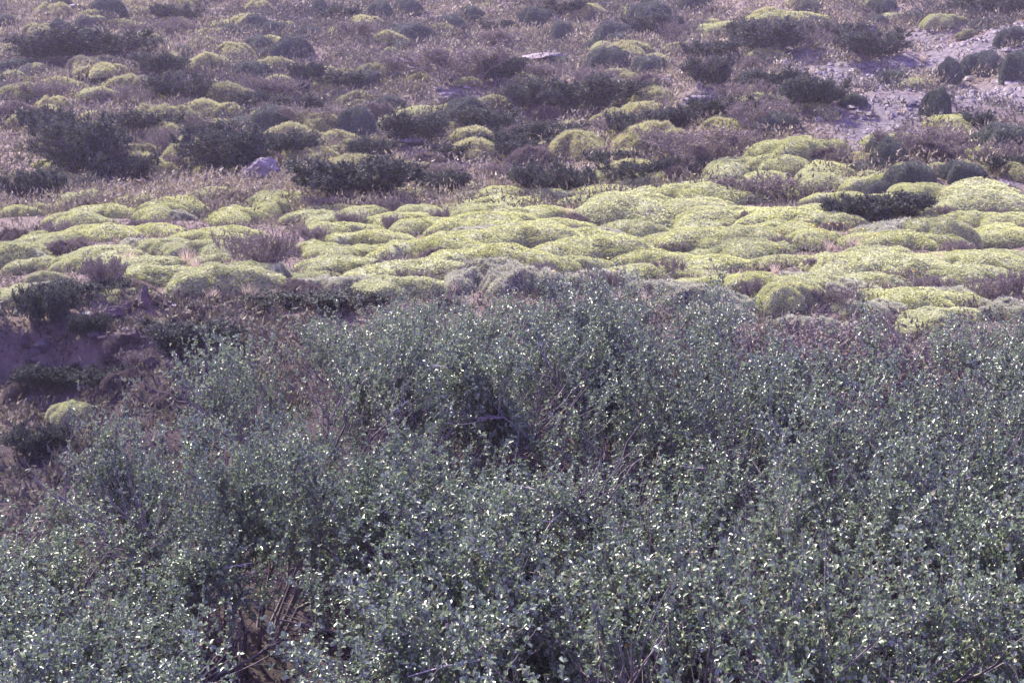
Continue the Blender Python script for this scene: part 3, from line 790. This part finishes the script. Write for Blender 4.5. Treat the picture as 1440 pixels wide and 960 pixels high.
for q in [(265, 372, 34), (275, 380, 28), (800, 308, 26), (965, 312, 22), (330, 390, 40), (240, 395, 26), (215, 390, 24), (180, 372, 30), (840, 300, 24), (1165, 352, 22), (1200, 350, 26), (960, 375, 22), (1050, 400, 26), (905, 425, 26), (1000, 400, 24), (640, 415, 26), (560, 420, 24), (1320, 370, 24), (870, 425, 24), (1090, 385, 22), (390, 340, 26), (150, 280, 20), (165, 275, 24), (585, 265, 26), (605, 262, 22), (300, 425, 26), (380, 425, 26), (350, 420, 30)]:
    tuft_at(*q, 'straw coloured grass tuft among the cushions of the bench', 'straw grass tufts of the bench')
for k in range(45):
    px = rs.uniform(-20, 1460); py = rs.uniform(0, 255)
    tuft_at(px, py, rs.uniform(10, 18), 'straw coloured grass tuft on the upper hillside', 'straw grass tufts of the hillside')

def make_daisy():
    st = np.stack([np.zeros(4), np.linspace(0, 0.02, 4), np.linspace(-0.03, 0.30, 4)], 1)[None]
    v, f = tubes(st, rad_of(st, 0.004, 0.003), 4)
    stalk = mesh_from('flower_stalk', v, f, M['stalk'])
    bm = bmesh.new()
    bmesh.ops.create_uvsphere(bm, u_segments=9, v_segments=5, radius=0.011)
    for i, vv in enumerate(bm.verts):
        r = math.hypot(vv.co.x, vv.co.y)
        vv.co.z *= 0.5
        if r > 0.009: vv.co.x *= 1.4; vv.co.y *= 1.4
        vv.co += Vector((0, 0.02, 0.30))
    me = bpy.data.meshes.new('flower_head'); bm.to_mesh(me); bm.free(); me.materials.append(M['petal'])
    return stalk, me
DAISY = make_daisy()
for k in range(40):
    if k < 28: px = rs.uniform(960, 1240); py = rs.uniform(342, 362)
    else: px = rs.uniform(640, 1420); py = rs.uniform(370, 440)
    x, y = at(px, py)
    o = link('yellow_flower', DAISY[0], None, (x, y, float(ground(x, y))), (rs.normal() * 0.15, rs.normal() * 0.15, rs.uniform(0, 6)), (0.8, 0.8, rs.uniform(0.5, 1.0)))
    link('flower_head', DAISY[1], o)
    tag(o, 'tiny yellow flower on a thin stalk among the cushions', 'flower', 'tiny yellow flowers among the cushions')

# ------------------------------------------------------------------ ground cover nobody could count
def cover(name, n, area, size0, size1, per, bladeL, dens, mat, tints, label):
    global rng
    rng = np.random.default_rng(sum(map(ord, name)))
    x0, x1, y0, y1 = area
    x = rng.uniform(x0, x1, n * 3); y = y0 + (y1 - y0) * rng.uniform(0, 1, n * 3) ** 1.15
    keep = (np.abs(x) < y * 0.42 + 3.0) & (rng.uniform(size=len(x)) < dens(x, y))
    x = x[keep][:n]; y = y[keep][:n]
    s = rng.uniform(size0, size1, len(x)) * (0.75 + 0.011 * y)
    base = tints(x, y)
    k = len(x)
    a = rng.uniform(0, 2 * math.pi, (k, per)); r = np.sqrt(rng.uniform(0, 1, (k, per)))
    dx = r * np.cos(a); dy = r * np.sin(a); dz = np.sqrt(np.clip(1 - r * r, 0, 1)) * rng.uniform(0.35, 1, (k, per))
    px = x[:, None] + dx * s[:, None] * 0.5; py = y[:, None] + dy * s[:, None] * 0.5
    pz = ground(px, py) + dz * s[:, None] * 0.48 - 0.02
    c = np.stack([px, py, pz], -1).reshape(-1, 3)
    d = np.stack([dx, dy, dz + 0.5], -1).reshape(-1, 3) + 0.6 * rng.normal(size=(k * per, 3))
    L = (bladeL * (0.4 + 0.02 * y))[:, None] * rng.uniform(0.6, 1.4, (k, per))
    v, f = blades(c, d, L.ravel(), (L * 0.42).ravel())
    t = np.clip(base[:, None] + 0.09 * rng.normal(size=(k, per)), 0, 1)
    me = mesh_from(name, v, f, mat, {'tint': np.repeat(t.ravel(), 3)})
    return tag(link(name, me), label, 'ground cover', None, 'stuff')

def mix_tint(x, y):
    a = 0.33 + 1.7 * fbm(x * 0.42, y * 0.34, 21.0, 3) + 0.24 * rng.normal(size=len(x))
    return np.clip(a, 0, 1)
cover('heath_ground_cover', 22500, (-29, 29, 18, 60), 0.22, 0.78, 29, 0.078, lambda x, y: np.clip(1.05 - 1.5 * scree_at(x, y) + 1.2 * fbm(x * 0.9 + y * 0.5, y * 0.4, 51.0, 2), 0.10, 1), M['heath'], mix_tint,
      'brown, olive and mauve low heath covering the rough hillside')
cover('bench_ground_cover', 5000, (-12, 12, 9.5, 20), 0.12, 0.32, 24, 0.055, lambda x, y: np.clip(0.9 - 1.5 * scree_at(x, y), 0.05, 1), M['heath'],
      lambda x, y: np.clip(0.5 + 0.7 * fbm(x * 0.8, y * 0.8, 31.0, 3) + 0.15 * rng.normal(size=len(x)), 0, 1), 'brown and grey low herbs filling gaps between the bench cushions')
cover('leaf_litter', 7500, (-6.0, 5, 2, 12), 0.10, 0.32, 16, 0.08, lambda x, y: np.where((x < -1.4) & (y > 6), 1.0, 0.45), M['heath'],
      lambda x, y: np.clip(0.16 + 0.5 * fbm(x, y, 41.0, 3) + 0.10 * rng.normal(size=len(x)), 0, 1), 'dark dry litter and herbs on the soil under the thicket')

# loose scree: small angular stones in one mass
rng = np.random.default_rng(77)
n = 40000
x = rng.uniform(-24, 26, n); y = rng.uniform(18, 60, n)
keep = rng.uniform(size=n) < np.clip(scree_at(x, y) * 1.3 - 0.1, 0.012, 1)
x = x[keep]; y = y[keep]; k = len(x)
z = ground(x, y)
s = rng.uniform(0.02, 0.075, k) * rng.uniform(0.5, 1.4, k)
cube = np.array([[-1, -1, -0.4], [1, -1, -0.4], [1, 1, -0.4], [-1, 1, -0.4], [-0.7, -0.7, 0.5], [0.7, -0.7, 0.5], [0.7, 0.7, 0.5], [-0.7, 0.7, 0.5]])
v = cube[None] * s[:, None, None] * rng.uniform(0.6, 1.3, (k, 8, 3))
an = rng.uniform(0, 6.28, k); ca, sa = np.cos(an)[:, None], np.sin(an)[:, None]
vx = v[:, :, 0] * ca - v[:, :, 1] * sa; vy = v[:, :, 0] * sa + v[:, :, 1] * ca
v = np.stack([vx + x[:, None], vy + y[:, None], v[:, :, 2] + z[:, None] + 0.015], -1)
f = np.array([[0, 1, 5, 4], [1, 2, 6, 5], [2, 3, 7, 6], [3, 0, 4, 7], [4, 5, 6, 7]])
ff = (np.arange(k)[:, None, None] * 8 + f[None]).reshape(-1, 4)
tag(link('scree_gravel', mesh_from('scree_gravel', v.reshape(-1, 3), ff, M['stone'])), 'loose grey mauve scree gravel on the bare slope', 'gravel', None, 'stuff')

# ------------------------------------------------------------------ labels of the repeats: which landmark each stands by
for phrase, px, py in [('beside the large dark bush on the bench', 495, 285), ('beside the leaning mauve slab', 362, 258), ('near the tall dark bush below the slope', 110, 250),
                       ('on the lip of the eroded earth bank', 130, 400), ('near the straw tufts on the bench', 280, 365), ('in the middle of the bench', 700, 345), ('where the bench meets the thicket', 740, 415),
                       ('on the swelling rise of the bench', 920, 300), ('by the highest point of the bright band', 1100, 240), ('around the dark bush among lime cushions', 1240, 310),
                       ('among the tiny yellow flowers', 1100, 350), ('by the dead mauve twigs behind the thicket', 1180, 450), ('on the bench far from the eroded bank', 1400, 350),
                       ('by the lone rounded dark cushion', 653, 165), ('near the wide grey twiggy bush', 620, 115), ('by the flat mauve slab high on the slope', 765, 80), ('along the bare grey scree', 1290, 130),
                       ('at the foot of the scree', 1300, 245), ('by the pale stones above the scree', 1215, 45), ('near the long dark bush high up', 120, 75), ('above the tall dark bush', 130, 165),
                       ('near the small upright green bush', 430, 120), ('on the dark heath above the bench', 860, 215), ('on the heath beside the scree', 1030, 130), ('high up among straw tufts', 560, 20), ('below the white stone on the slope', 320, 195), ('on the dark earth below the bank', 130, 560), ('on the earth between bank and thicket', 280, 480)]:
    MARKS.append((phrase, *at(px, py)))
for o, look, cat, x, y, r in WAIT:
    ph = min(MARKS, key=lambda m_: math.hypot(x - m_[1], (y - m_[2]) * 0.6))[0]
    tag(o, f'{look} {ph}', cat, f'{look}{"es" if look.endswith("sh") else "s"} {ph}')

# ------------------------------------------------------------------ added violet veil that lifts the dark tones, like film fade
m = bpy.data.materials.new('tone_lift_air'); m.use_nodes = True
nt = m.node_tree; nt.nodes.clear()
out = nt.nodes.new('ShaderNodeOutputMaterial'); pv = nt.nodes.new('ShaderNodeVolumePrincipled')
pv.inputs['Color'].default_value = (0.88, 0.82, 0.93, 1)
pv.inputs['Density'].default_value = 0.0010
nt.links.new(pv.outputs[0], out.inputs['Volume'])
bx = np.array([[a, b_, c_] for a in (-125, 125) for b_ in (-32, 102) for c_ in (-1.0, 45.0)], float)
bf = np.array([[0, 1, 3, 2], [4, 6, 7, 5], [0, 4, 5, 1], [2, 3, 7, 6], [0, 2, 6, 4], [1, 5, 7, 3]])
hz = link('added_haze', mesh_from('added_haze', bx, bf, m))
tag(hz, 'thin pale violet veil added over the whole slope to lift dark tones', 'added_haze', None, 'stuff')
